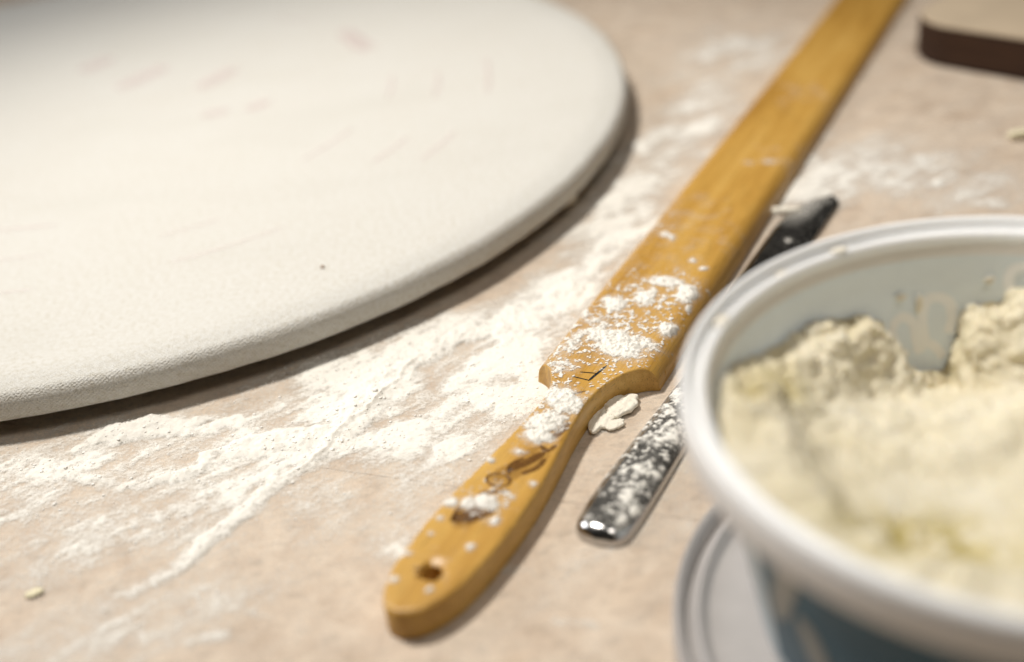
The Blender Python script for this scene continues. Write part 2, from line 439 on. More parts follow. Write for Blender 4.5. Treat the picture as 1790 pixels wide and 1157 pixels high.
def thick(s): return 10.6-5.4*np.clip((np.asarray(s, float)-210)/430, 0, 1)
def edge_dist(P, poly):
    P = np.asarray(P); d = np.full(len(P), 1e9)
    for a, b in zip(poly, np.roll(poly, -1, 0)):
        ab = b-a; t = np.clip(((P-a)@ab)/(ab@ab+1e-12), 0, 1)
        d = np.minimum(d, np.hypot(*(P-a-t[:, None]*ab).T))
    return d
def stick_top(s, w, e=None):
    s = np.asarray(s, float); w = np.asarray(w, float); T = thick(s)
    eb = np.minimum(21.9-0.5*np.clip(s-138, 0, None)/500-w, w+22.3-1.0*np.clip(s-130, 0, None)/500)
    q = np.clip(1-eb/7.5, 0, 1); zb = 1.4+(T-1.4)*np.sqrt(np.clip(1-q**2.2, 0, 1))
    k = sstep(112, 122, s); z = T*(1-k)+zb*k
    if e is not None:
        r = 1.5*(1-k)+0.35*k; qq = np.clip(1-e/r, 0, 1); z = z-r*(1-np.sqrt(1-qq*qq*0.98))*np.where(z > r, 1, 0)
    return z

stick = tag(empty('turning_stick', (SO[0], SO[1], 0)), 'long flat wooden turning stick with rounded handle, dusted with flour', 'wooden stick')
stick.rotation_euler = (0, 0, math.atan2(SD[1], SD[0]))
# object x = along the stick, object y = to the left (so w = -y)
def make_stick():
    pts = [tuple(p) for p in outline]; n0 = len(pts)
    edges = [(i, (i+1) % n0) for i in range(n0)]
    h0 = len(pts); pts += hole; nh = len(hole); edges += [(h0+i, h0+(i+1) % nh) for i in range(nh)]
    cand = []
    for s in np.arange(-2, 142, 2.4):
        for w in np.arange(-22, 22, 2.4): cand.append((s+random.uniform(-.3, .3), w+random.uniform(-.3, .3)))
    for s in np.concatenate([np.arange(123, 160, 1.4), np.arange(160, SEND-2, 5.0)]):
        for e in (0.3, 0.8, 1.5, 2.5, 3.8, 5.4, 7.2, 11, 16):
            cand.append((s, 21.9-0.5*max(s-138, 0)/500-e)); cand.append((s, -22.3+1.0*max(s-130, 0)/500+e))
    # rounding rings inside the handle's outline
    C = np.mean(outline[outline[:, 0] < 120], 0)
    nrm = np.roll(outline, -1, 0)-np.roll(outline, 1, 0); nrm = np.c_[-nrm[:, 1], nrm[:, 0]]; nrm /= np.linalg.norm(nrm, axis=1)[:, None]+1e-9
    area2 = np.sum(outline[:, 0]*np.roll(outline[:, 1], -1)-np.roll(outline[:, 0], -1)*outline[:, 1])
    if area2 < 0: nrm = -nrm
    for off in (0.3, 0.75, 1.5):
        for p, q in zip(outline, nrm):
            if p[0] < 137: cand.append(tuple(p+q*off))
    cand = np.array(cand)
    # inside test (outline is single valued along s)
    wr = np.interp(cand[:, 0], rc[:, 0], rc[:, 1]); wl = np.interp(cand[:, 0], lc[:, 0], lc[:, 1])
    ins = (cand[:, 0] > -2.1) & (cand[:, 0] < SEND-1) & (cand[:, 1] < wr-0.15) & (cand[:, 1] > wl+0.15) & (np.hypot(cand[:, 0]-hole_c[0], cand[:, 1]-hole_c[1]) > 3.7)
    ins &= edge_dist(cand, outline) > 0.18
    pts += [tuple(p) for p in cand[ins]]
    vo, eo, fo, *_ = delaunay_2d_cdt([Vector(p) for p in pts], edges, [], 1, 1e-4)
    P = np.array([(v.x, v.y) for v in vo]); T = np.array([f[:3] for f in fo])
    cen = P[T].mean(1)
    T = T[np.hypot(cen[:, 0]-hole_c[0], cen[:, 1]-hole_c[1]) > 3.25]
    e = edge_dist(P, outline); e = np.minimum(e, np.abs(np.hypot(P[:, 0]-hole_c[0], P[:, 1]-hole_c[1])-3.3)*5.0)
    zt = stick_top(P[:, 0], P[:, 1], e)
    a = P[T[:, 1]]-P[T[:, 0]]; b = P[T[:, 2]]-P[T[:, 0]]
    fl = (a[:, 0]*b[:, 1]-a[:, 1]*b[:, 0]) < 0; T[fl] = T[fl][:, ::-1]        # ccw in (s, w); w = -y turns it over
    from collections import Counter
    call = Counter()
    for t in T:
        for i in range(3): call[tuple(sorted((t[i], t[(i+1) % 3])))] += 1
    def build(name, sel):
        Ts = T[sel]
        used = np.unique(Ts); mp = -np.ones(len(P), int); mp[used] = np.arange(len(used)); N = len(used)
        X = P[used, 0]/1000; Y = -P[used, 1]/1000
        zb = np.zeros(N)+0.0004
        V = np.concatenate([np.c_[X, Y, zt[used]/1000], np.c_[X, Y, zb]])
        F = []
        for t in Ts:
            t = mp[t]; F.append((t[2], t[1], t[0])); F.append((t[0]+N, t[1]+N, t[2]+N))
        for t in Ts:
            for i in range(3):
                p, q = t[i], t[(i+1) % 3]
                if call[tuple(sorted((p, q)))] == 1:
                    p, q = mp[p], mp[q]
                    F.append((p, q, q+N)); F.append((p, q+N, p+N))
        return obj(name, mesh_np(name, V, F), M_STICK, stick, sharp=38)
    c = P[T].mean(1); c = c[:, 0]-(138.2+(c[:, 1]-21.9)*8.2/44.2)      # the two meet along the line between the shoulders
    h = build('handle', c < 0); b = build('blade', c >= 0)
    return h, b
handle, blade = make_stick()

def mark(name, pts, width, mat, parent, lift=0.12):
    """pen or burnt stroke on top of the stick; pts are (s, w) in mm"""
    p = smooth_poly(pts, 6) if len(pts) > 2 else np.array([np.array(pts[0])*(1-k)+np.array(pts[1])*k for k in np.linspace(0, 1, 8)])
    z = (stick_top(p[:, 0], p[:, 1])+lift)/1000
    return ribbon(name, np.c_[p[:, 0], -p[:, 1]]/1000, width/1000, mat, parent, z)
for pts, wd in (([(133.2, 3.9), (122.0, 1.4)], 0.95), ([(126.4, -3.6), (127.4, 2.4)], 0.5), ([(123.0, -5.4), (122.4, 1.7)], 0.5)):
    mark('pen_stroke', pts, wd, M_INKBLACK, handle)
lp = [(61.0+3.0*math.cos(a)-0.3*math.sin(a), -4.0+4.0*math.sin(a)) for a in np.linspace(0, 2*math.pi, 15)]
mark('burnt_letter', lp, 1.1, M_SCORCH, handle)
for pts, wd in (([(66.5, -3.2), (72, 0.5), (79, 4.0)], 3.2), ([(66, 1.5), (70.5, 4.8), (76, 5.6)], 2.0), ([(64.5, -2.0), (69, -3.8), (74, -1.2)], 1.4),
                ([(52.8, -7.0), (55, -3.0), (57.5, 1.8)], 1.6), ([(38.0, -8.2), (41.5, -6.2), (46.5, -2.6)], 4.2), ([(39.0, -5.2), (43.0, -1.2), (48, 1.5)], 2.6), ([(38.0, -8.8), (44, -9.4), (49.5, -7.0)], 1.6),
                ([(110, -6.5), (112, -2.0), (116, 3.2)], 1.0), ([(84, -1.0), (88, 3.5), (97, 4.8)], 2.6), ([(82, 1.0), (80, 4.4), (84, 6.0)], 1.6)):
    mark('burnt_letter', pts, wd, M_SCORCH, handle)

M_SMUDGE = mat_ink('handling_smudge', (0.17, 0.075, 0.02), 0.34, 420, (0.35, 0.7))
for pts, wd in (([(60, -6), (70, 0.0), (82, 3.0)], 8.5), ([(36, -7), (43, -5), (52, -2)], 8.0), ([(84, -2), (94, 1), (108, -1)], 7.0)):
    mark('dark_smudge', pts, wd, M_SMUDGE, handle, 0.08)

# ------------------------------------------------------------------ table knife
KO = np.array([0.02155, 0.29079]); KD = np.array([0.51486, 0.85727]); KN = np.array([KD[1], -KD[0]])
KR = [(0.4, -4.0), (1.2, 0.8), (4.0, 4.2), (9, 5.3), (20, 5.4), (45, 4.7), (80, 3.0), (112, 0.8), (128, -0.4), (140, 0.0), (160, 0.4), (200, 0.8), (230, 1.3), (246, 1.5), (252.5, 0.2), (256.0, -3.8)]
KL = [(0.4, -4.0), (1.2, -8.8), (4.2, -12.2), (10, -13.6), (22, -14.2), (45, -13.8), (80, -12.6), (112, -11.4), (128, -11.4), (140, -15.4), (160, -18.0), (200, -18.6), (222, -18.5), (237, -17.0), (247.5, -13.2), (253.2, -8.8), (256.0, -3.8)]
kr = smooth_poly(KR, 6); kl = smooth_poly(KL, 6)
def knife_w(s): return np.interp(s, kl[:, 0], kl[:, 1]), np.interp(s, kr[:, 0], kr[:, 1])
def knife_top(s, w):
    s = np.asarray(s, float); wl, wr = knife_w(s); c = (wl+wr)/2; hw = np.maximum((wr-wl)/2, 0.3)
    q = np.clip((w-c)/hw, -1, 1)
    crown = 6.0-1.6*sstep(15, 110, s)                         # handle crown
    crown = crown*np.sqrt(np.clip(s/5.5, 0.02, 1)*(2-np.clip(s/5.5, 0.02, 1)))
    hz = 0.8+(crown-0.8)*np.sqrt(np.clip(1-np.abs(q)**2.6, 0, 1))
    bz = 1.2+1.1*np.clip(q*0.5+0.5, 0, 1)
    bz = bz-0.5*np.abs(q)**6
    k = sstep(122, 134, s)
    return hz*(1-k)+bz*k
knife = tag(empty('table_knife', (KO[0], KO[1], 0)), 'steel table knife dusted with flour lying between the stick and the tub', 'knife')
knife.rotation_euler = (0, 0, math.atan2(KD[1], KD[0]))
def knife_part(name, s0, s1):
    ss = np.unique(np.concatenate([np.linspace(s0, s1, 60), np.linspace(s0, min(s0+12, s1), 24) if s0 < 2 else np.linspace(max(s1-14, s0), s1, 24)]))
    qs = np.sin(np.linspace(-math.pi/2, math.pi/2, 29)); n = len(qs)
    V = []
    for s in ss:
        wl, wr = knife_w(s); w = (wl+wr)/2+qs*(wr-wl)/2
        V.append(np.c_[np.full(n, s), -w, knife_top(s, w)])
    V = np.array(V)/1000; m = len(ss); top = V.reshape(-1, 3); bot = top.copy(); bot[:, 2] = 0.0005
    F = []; N = m*n
    for i in range(m-1):
        for k in range(n-1):
            a = i*n+k; F.append((a, a+1, a+n+1, a+n)); F.append((N+a, N+a+n, N+a+n+1, N+a+1))
    for i in range(m-1):
        for k in (0, n-1):
            a = i*n+k; q = (a, a+n, a+n+N, a+N); F.append(q if k == 0 else q[::-1])
    if s0 < 2:
        for k in range(n-1): F.append((k, k+N, k+1+N, k+1))
    if s1 > 250:
        for k in range(n-1):
            a = (m-1)*n+k; F.append((a, a+1, a+1+N, a+N))
    F = np.array(F)[:, ::-1]
    me = mesh_np(name, np.concatenate([top, bot]), F)
    bm = bmesh.new(); bm.from_mesh(me); bmesh.ops.recalc_face_normals(bm, faces=bm.faces); bm.to_mesh(me); bm.free()
    return obj(name, me, M_STEEL, knife, sharp=50)
knife_part('handle', 0.5, 128); knife_part('blade', 128, 255.6)

# ------------------------------------------------------------------ flour: powder sheets that follow what they lie on
def blobs(px, py, feats):
    """feats: (x, y, rx, ry, angle, amp) soft patches in photograph pixels"""
    m = np.zeros_like(px)
    for (x, y, rx, ry, ang, amp) in feats:
        c, s = math.cos(math.radians(ang)), math.sin(math.radians(ang))
        dx, dy = px-x, py-y; u = (dx*c+dy*s)/rx; v = (-dx*s+dy*c)/ry
        m = np.maximum(m, amp*np.exp(-(u*u+v*v)**1.3))
    return m

def strokes(px, py, lines):
    """lines: [(x, y, half width, amp), ...] piled ridges; a second tuple value skews the steep side"""
    m = np.zeros_like(px)
    for pts, skew in lines:
        for (x0, y0, w0, a0), (x1, y1, w1, a1) in zip(pts[:-1], pts[1:]):
            pad = 3.0*max(w0, w1)
            sel = (px > min(x0, x1)-pad) & (px < max(x0, x1)+pad) & (py > min(y0, y1)-pad) & (py < max(y0, y1)+pad)
            if not sel.any(): continue
            X = px[sel]; Y = py[sel]; L2 = (x1-x0)**2+(y1-y0)**2
            t = np.clip(((X-x0)*(x1-x0)+(Y-y0)*(y1-y0))/L2, 0, 1)
            dx = X-(x0+t*(x1-x0)); dy = Y-(y0+t*(y1-y0)); d = np.hypot(dx, dy)
            side = np.sign(dx*(y1-y0)-dy*(x1-x0))              # + is one side of the stroke
            w = (w0+t*(w1-w0))*np.where(side > 0, skew, 1.0)
            v = (a0+t*(a1-a0))*np.exp(-(d/w)**2)
            m[sel] = np.maximum(m[sel], v)
    return m

def powder_mesh(name, V, cov, keep, mat, nx, ny, parent=None):
    idx = np.arange(nx*ny).reshape(nx, ny)
    a = idx[:-1, :-1].ravel(); b = idx[1:, :-1].ravel(); c = idx[1:, 1:].ravel(); d = idx[:-1, 1:].ravel()
    k = keep.ravel(); f = np.stack([a, b, c, d], 1); f = f[k[a] | k[b] | k[c] | k[d]]
    used = np.unique(f); mp = np.zeros(nx*ny, np.int64); mp[used] = np.arange(len(used))
    me = mesh_np(name, V.reshape(-1, 3)[used], mp[f])
    at = me.attributes.new('cov', 'FLOAT', 'POINT'); at.data.foreach_set('value', cov.ravel()[used].astype(np.float32))
    return obj(name, me, mat, parent)

def table_flour():
    out = []
    # one sheet: fine where the camera is sharp
    xs = np.concatenate([np.arange(-0.36, -0.20, 0.0016), np.arange(-0.20, 0.062, 0.00046), np.arange(0.062, 0.40, 0.0013)])
    ys = np.concatenate([np.arange(0.235, 0.29, 0.0008), np.arange(0.29, 0.47, 0.00046), np.arange(0.47, 0.60, 0.0010), np.arange(0.60, 0.98, 0.0022)])
    X, Y = np.meshgrid(xs, ys, indexing='ij')
    wx = 0.004*fbm(X*60, Y*60, 4, 11); wy = 0.004*fbm(X*60, Y*60, 4, 31)
    px, py = PR(X+wx, Y+wy, 0.0)
    # streaks run the way the hand swept, up to the right
    ca, sa = math.cos(0.62), math.sin(0.62)
    U = X*ca+Y*sa; Vv = -X*sa+Y*ca
    streak = fbm(U*20, Vv*75, 5, 5); cl = fbm(X*45, Y*45, 5, 21); mid = fbm(X*140, Y*140, 4, 41); fine = fbm(X*420, Y*420, 3, 61); grit = vnoise(X*900, Y*900, 71)
    st2 = fbm(U*60, Vv*230, 4, 8)
    thick_ = strokes(px, py, [
        ([(960, 530, 24, 0.8), (880, 560, 34, 1.0), (790, 590, 40, 1.10), (710, 625, 46, 1.15), (660, 680, 52, 1.1), (600, 750, 42, 1.05), (550, 800, 26, 0.9), (470, 862, 22, 0.80), (380, 935, 21, 0.76), (300, 1000, 20, 0.72), (235, 1042, 18, 0.55)], 0.8),
        ([(820, 560, 6, 1.05), (760, 600, 8, 1.2), (715, 640, 10, 1.15), (640, 718, 9, 1.22), (560, 790, 10, 1.2), (480, 852, 9, 0.9), (380, 932, 8, 0.72), (300, 998, 8, 0.62)], 0.8),
        ([(140, 782, 16, 0.95), (190, 760, 26, 1.1), (260, 745, 28, 1.15), (340, 740, 26, 0.95), (420, 735, 24, 0.7)], 0.55),
        ([(350, 802, 20, 0.95), (420, 782, 30, 1.1), (500, 762, 34, 1.2), (570, 752, 34, 1.1)], 0.5),
        ([(60, 800, 26, 0.6), (130, 830, 28, 0.8), (180, 845, 20, 0.75), (240, 850, 18, 0.6)], 0.7),
        ([(230, 858, 14, 0.65), (300, 838, 16, 0.85), (350, 815, 16, 0.9)], 0.6),
        ([(280, 905, 22, 0.7), (320, 890, 24, 0.7), (360, 870, 16, 0.6)], 0.7),
        ([(250, 1040, 14, 0.55), (200, 1040, 9, 0.4)], 1.0),
        ([(1045, 395, 42, 0.74), (1120, 330, 50, 0.66), (1200, 250, 44, 0.5), (1290, 170, 30, 0.36)], 1.0),
        ([(880, 580, 40, 0.95), (950, 540, 40, 0.95), (1010, 490, 30, 0.85), (1060, 430, 30, 0.8)], 1.0),
        ([(1120, 262, 18, 0.8), (1150, 240, 20, 0.7), (1190, 215, 14, 0.5)], 1.0),
        ([(1235, 95, 20, 0.65), (1280, 78, 18, 0.65), (1340, 88, 20, 0.6)], 1.0),
        ([(1400, 335, 34, 0.8), (1450, 325, 26, 0.7)], 1.0),
        ([(1050, 745, 16, 0.7), (1080, 722, 22, 0.8), (1100, 705, 14, 0.6)], 1.0),
        ([(1420, 275, 20, 0.55), (1500, 290, 22, 0.55), (1540, 305, 18, 0.75)], 1.0),
        ([(1575, 315, 14, 0.55), (1615, 275, 12, 0.6)], 1.0), ([(1640, 320, 15, 0.8), (1670, 305, 14, 0.7)], 1.0),
        ([(1690, 350, 14, 0.55), (1760, 358, 12, 0.5)], 1.0),
        ([(170, 960, 18, 0.5), (130, 985, 14, 0.45)], 1.0), ([(400, 1060, 14, 0.42), (470, 1080, 10, 0.3)], 1.0),
        ([(230, 1100, 20, 0.5), (260, 1140, 18, 0.45)], 1.0), ([(330, 1125, 16, 0.55), (390, 1112, 14, 0.5)], 1.0), ([(110, 1135, 28, 0.45), (180, 1120, 20, 0.45)], 1.0),
        ([(970, 1085, 10, 0.45), (1035, 1095, 10, 0.4)], 1.0), ([(880, 1000, 14, 0.3), (930, 1000, 10, 0.25)], 1.0),
    ])
    film = blobs(px, py, [
        (750, 750, 150, 100, -25, 0.80), (860, 660, 130, 85, -20, 0.95), (900, 600, 110, 60, -25, 0.95), (620, 700, 150, 85, -20, 0.85), (480, 800, 240, 80, -15, 0.62),
        (200, 820, 280, 90, -10, 0.50), (980, 520, 110, 60, -40, 0.84), (1100, 370, 150, 80, -52, 0.66), (1210, 220, 130, 70, -52, 0.44), (560, 880, 200, 65, -25, 0.34),
        (300, 910, 320, 80, -15, 0.36), (120, 900, 260, 90, -10, 0.42), (1290, 95, 140, 50, -10, 0.32), (1420, 320, 120, 60, -10, 0.62), (1560, 300, 220, 60, 8, 0.42), (690, 850, 120, 40, 0, 0.32), (60, 1000, 200, 80, 0, 0.28),
        (200, 1100, 300, 90, -15, 0.30), (690, 960, 40, 26, 0, 0.45), (690, 910, 80, 40, -40, 0.36), (430, 700, 160, 40, -18, 0.30), (1130, 860, 140, 90, -40, .18)])
    # table showing through where the drift was knocked back
    film = film*(1-0.60*blobs(px, py, [(790, 652, 45, 14, -28, 1), (860, 585, 55, 9, -18, 0.7), (500, 845, 70, 10, -15, 1), (830, 745, 26, 16, -40, 0.8), (320, 805, 60, 12, -10, .8), (720, 735, 16, 10, -20, .6)]))
    base = 0.12+0.17*streak+0.06*cl
    m = np.maximum(thick_*(0.90+0.60*cl+0.40*mid), film*(0.78+0.70*cl+0.60*streak+0.40*mid)+base)
    m = m+0.26*st2*sstep(0.08, 0.5, m)+0.16*fine*sstep(0.15, 0.5, m)
    cov = np.clip(m, 0, 1)
    cov = np.where(m < 0.45, cov, np.clip(0.45+(m-0.45)*1.5, 0, 1))
    lump = sstep(0.25, 0.6, vnoise(X*240, Y*240, 91)+0.3*fine)
    core = np.clip(thick_*(0.9+0.45*cl+0.25*mid)-0.45, 0, None)
    hgt = 2.4*core**1.1+0.30*np.clip(m-0.35, 0, 1)
    hgt = hgt*(1+0.22*mid+0.18*fine)+np.clip(m-0.45, 0, 0.5)*(0.55*lump+0.30*np.clip(fine, 0, 1)+0.16*np.clip(grit, 0, 1)+0.5*np.clip(st2, 0, 1))
    # keep powder out from under the things that stand on the table
    def outside(rr, c, soft=0.004): return sstep(0, soft, np.hypot(X-c[0], Y-c[1])-rr)
    q = np.stack([X-SO[0], Y-SO[1]], -1); s_ = (q@SD)*1000; w_ = (q@SN)*1000
    wr = np.interp(s_, rc[:, 0], rc[:, 1]); wl = np.interp(s_, lc[:, 0], lc[:, 1])
    g = np.maximum(np.maximum(w_-wr, wl-w_), -2.2-s_); understick = (g < 0) & (s_ > -2)
    hgt = np.where(understick, 0.05, hgt*np.where(s_ > -2, 0.25+0.75*sstep(0, 6, g), 1))
    V = np.stack([X, Y, 0.00035+hgt/1000], -1)
    V[..., 2] = np.where(understick, 0.0003, V[..., 2])
    inb = np.hypot(X-BC[0], Y-BC[1]) < BR-0.05
    intub = np.hypot(X-0.1257, Y-0.2459) < 0.090
    keep = (cov > 0.05) & ~inb & ~intub & ~(understick & (g < -3))
    o = powder_mesh('spilled_flour', V, cov, keep, M_FLOUR, len(xs), len(ys))
    tag(o, 'white flour spilled and smeared over the table around the stick', 'flour', None, 'stuff')
    # loose grains and little lumps lying in and around the drift
    wgt = np.clip(m-0.22, 0, 0.7)**1.2*(px > -40)*(py > 430)*(py < 1100)*keep*(~understick)*(0.15+np.clip(cl+0.2, 0, 1))
    cell = np.gradient(xs)[:, None]*np.gradient(ys)[None]; wgt = (wgt*cell).ravel(); wgt /= wgt.sum()
    rng = np.random.default_rng(5); pick = rng.choice(wgt.size, 1300, p=wgt)
    bm = bmesh.new(); bmesh.ops.create_icosphere(bm, subdivisions=2, radius=1.0)
    bv = np.array([v.co for v in bm.verts]); bf = np.array([[v.index for v in f.verts] for f in bm.faces]); bm.free()
    Vs, Fs = [], []
    for i, p in enumerate(pick):
        rad = 0.00022*math.exp(rng.normal(0, 0.38)); rad = min(rad, 0.0006)
        off = rng.uniform(0, 40, 2); k = 1+0.55*noise3(bv[:, 0]*1.3+off[0], bv[:, 1]*1.3+off[1], bv[:, 2]*1.3, 3)
        v = bv*k[:, None]*rad*np.array([1.4, 1.4, 0.7]); c = V.reshape(-1, 3)[p]
        Vs.append(v+np.array([c[0], c[1], c[2]+rad*0.05])); Fs.append(bf+len(bv)*i)
    g_ = obj('flour_grains', mesh_np('flour_grains', np.concatenate(Vs), np.concatenate(Fs)), M_GRAIN)
    tag(g_, 'loose grains and tiny lumps of flour scattered on the table', 'flour', None, 'stuff')
table_flour()

def stick_flour():
    ss = np.concatenate([np.arange(-1, 240, 0.30), np.arange(240, 430, 0.7)]); ws = np.arange(-21.5, 21.6, 0.32)
    S, Wd = np.meshgrid(ss, ws, indexing='ij')
    wr = np.interp(S, rc[:, 0], rc[:, 1]); wl = np.interp(S, lc[:, 0], lc[:, 1])
    e = np.minimum(wr-Wd, Wd-wl); z = stick_top(S, Wd)
    X = SO[0]+(S*SD[0]+Wd*SN[0])/1000; Y = SO[1]+(S*SD[1]+Wd*SN[1])/1000
    wx = 0.0016*fbm(X*150, Y*150, 4, 12); wy = 0.0016*fbm(X*150, Y*150, 4, 32)
    px, py = PR(X+wx, Y+wy, z/1000)
    big = blobs(px, py, [(1085, 603, 44, 24, 10, 1.25), (1050, 585, 30, 20, 0, 0.85), (1168, 577, 17, 13, 0, 1.2), (1200, 514, 20, 17, 20, 1.15), (1205, 540, 9, 8, 0, 0.9), (1165, 493, 34, 9, 5, 1.0), (1130, 520, 20, 13, -20, 1.1), (1075, 532, 20, 14, 10, 1.1),
        (1020, 548, 14, 9, 0, 0.7), (985, 700, 34, 22, 20, 1.2), (955, 738, 34, 17, -10, 1.2), (940, 762, 26, 14, 0, 1.1), (1010, 715, 14, 10, 0, 0.8), (850, 878, 22, 13, 0, 1.25), (818, 880, 16, 11, 0, 0.9), (786, 878, 20, 9, 0, 0.8), (863, 911, 13, 6, 0, 1.0), (1040, 560, 30, 8, 0, 0.6),
        (1165, 412, 16, 5, 10, 0.8), (1175, 418, 6, 5, 0, 0.9), (1211, 455, 7, 5, 0, 0.8), (1120, 600, 40, 12, 20, 0.7), (980, 640, 30, 12, 0, 0.7), (1000, 600, 40, 14, -40, 0.6), (860, 806, 7, 6, 0, 0.9), (930, 846, 7, 5, 0, 0.7), (822, 956, 9, 5, 0, 0.7), (755, 930, 8, 5, 0, 0.6),
        (750, 1032, 7, 5, 0, 0.75), (895, 870, 8, 5, 0, 0.7), (1230, 470, 8, 4, 0, .6), (1345, 283, 16, 4, 0, 0.5), (1310, 285, 10, 4, 0, 0.4), (770, 906, 8, 6, 0, 0.6), (905, 790, 14, 6, 0, .6), (1045, 690, 16, 6, 0, .5), (1135, 600, 12, 10, 0, .6), (690, 1015, 8, 5, 0, 0.7), (714, 966, 7, 5, 0, 0.7)])
    mid = fbm(X*360, Y*360, 4, 42); fine = fbm(X*800, Y*800, 3, 62); grit = vnoise(X*1300, Y*1300, 72); sparse = fbm(X*90, Y*90, 3, 82)
    dens = blobs(px, py, [(1060, 590, 150, 85, -20, 0.50), (960, 710, 80, 70, -30, 0.50), (1140, 520, 110, 60, 0, 0.40), (850, 870, 80, 50, -30, 0.30), (1010, 640, 90, 40, 0, 0.42), (1150, 400, 90, 40, -30, 0.24), (760, 990, 60, 60, 0, 0.16)])
    clear = 1-np.exp(-(((S-126)/6.0)**2+((Wd+0.5)/4.5)**2)**2)
    dens = dens*(0.25+0.75*clear)
    speck = sstep(0.38, 0.74, mid*0.9+grit*0.45+dens*0.90+0.25*sparse-0.03)*sstep(0.03, 0.3, dens)
    film = 0.16*np.clip(0.25+1.6*sparse+0.5*fine, 0, 1)*blobs(px, py, [(1410, 160, 80, 40, 10, 1), (1395, 275, 80, 40, 10, 1), (1180, 400, 160, 90, 0, 1)])
    m = np.maximum(big*(0.85+0.6*mid+0.35*fine), np.maximum(0.85*speck, film+dens*0.24*(0.7+fine)))
    cov = np.clip(np.where(m < 0.4, m, 0.4+(m-0.4)*2), 0, 1)*sstep(0.0, 0.8, e)
    h = (1.9*np.clip(big*(0.8+0.5*mid+0.4*fine)-0.35, 0, None)+0.20*speck*(0.7+grit)+0.22*np.clip(grit+0.3, 0, 1)*np.clip(m, 0, 1))*sstep(0, 1.6, e)
    V = np.stack([X, Y, (z+0.16+h)/1000], -1)
    keep = (cov > 0.06) & (e > 0.25) & (np.hypot(S-hole_c[0], Wd-hole_c[1]) > 3.7)
    o = powder_mesh('flour_dusting', V, cov, keep, M_FLOUR, len(ss), len(ws))
    tag(o, 'clumps and specks of white flour on the wooden stick', 'flour', None, 'stuff')
stick_flour()

def knife_flour():
    ss = np.arange(2, 252, 0.42); ws = np.arange(-18.5, 5.4, 0.42)
    S, Wd = np.meshgrid(ss, ws, indexing='ij'); wl, wr = knife_w(S); e = np.minimum(wr-Wd, Wd-wl); z = knife_top(S, Wd)
    X = KO[0]+(S*KD[0]+Wd*KN[0])/1000; Y = KO[1]+(S*KD[1]+Wd*KN[1])/1000
    wx = 0.0014*fbm(X*150, Y*150, 4, 13); px, py = PR(X+wx, Y, z/1000)
    mid = fbm(X*340, Y*340, 4, 43); fine = fbm(X*700, Y*700, 3, 63); grit = vnoise(X*1000, Y*1000, 73)
    big = blobs(px, py, [(1095, 870, 16, 22, 20, 1.0), (1110, 892, 13, 13, 0, 1.1), (1085, 905, 14, 16, 0, 0.9), (1120, 820, 16, 14, 0, 1.0), (1150, 830, 9, 18, 25, 1.0), (1150, 770, 22, 12, -20, 0.9), (1175, 760, 20, 20, 0, 1.1), (1130, 765, 18, 8, -25, .8), (1165, 715, 14, 10, 0, .9), (1105, 845, 12, 8, 0, .8), (1070, 855, 12, 6, 0, .8), (1060, 890, 12, 8, 0, .6), (1378, 420, 6, 4, 0, .8), (1030, 905, 14, 8, 0, 0.6), (1185, 690, 14, 12, 0, 1.0)])
    dens = blobs(px, py, [(1110, 840, 70, 75, 0, 0.50), (1170, 740, 70, 80, 0, 0.56), (1060, 900, 40, 22, 0, 0.36)])
    speck = sstep(0.28, 0.66, mid*0.95+grit*0.4+dens*0.95-0.10)*sstep(0.05, 0.3, dens)
    film = 0.34*blobs(px, py, [(1410, 360, 45, 18, -38, 1.0), (1440, 345, 25, 12, -20, 0.8)])*(0.9+fine)
    m = np.maximum(0.82*big*(0.75+0.9*mid+0.4*fine), np.maximum(0.62*speck, np.maximum(film, dens*0.38*(0.6+fine)+0.02)))
    m = np.maximum(m, 0.035*(1+2*fine)*sstep(140, 150, S))
    cov = np.clip(np.where(m < 0.4, m, 0.4+(m-0.4)*1.9), 0, 1)*sstep(0.0, 1.2, e)
    h = (0.7*np.clip(big*(0.8+0.6*mid+0.4*fine)-0.4, 0, None)+0.16*speck*(0.7+grit))*sstep(0.2, 2.2, e)
    V = np.stack([X, Y, (z+0.14+h)/1000], -1)
    o = powder_mesh('knife_dusting', V, cov, (cov > 0.05) & (e > 0.4), M_FLOUR, len(ss), len(ws))
    tag(o, 'patchy white flour lying on the steel knife', 'flour', None, 'stuff')
knife_flour()

# ------------------------------------------------------------------ tub, its lid and the dough in it
TC = (0.1257, 0.2459)
lid = tag(empty('tub_lid', (TC[0]-0.002, TC[1]-0.006, 0)), 'frosted round plastic lid lying flat under the white tub', 'lid')
obj('lid_rim', lathe('lid_rim', [(0.0790, 0.0042), (0.0800, 0.0046), (0.0808, 0.0068), (0.0818, 0.0076), (0.0830, 0.0070), (0.0838, 0.0048), (0.0852, 0.0046), (0.0862, 0.0075), (0.0870, 0.0092), (0.0880, 0.0096), (0.0888, 0.0088), (0.0891, 0.0070), (0.0891, 0.0006), (0.0880, 0.0004), (0.0878, 0.0030), (0.0790, 0.0030)], 256, True), M_LID, lid, sharp=60)
obj('lid_panel', lathe('lid_panel', [(0.0001, 0.0042), (0.070, 0.0042), (0.0792, 0.0041), (0.0792, 0.0030), (0.0001, 0.0030)], 200), M_LID, lid, sharp=40)

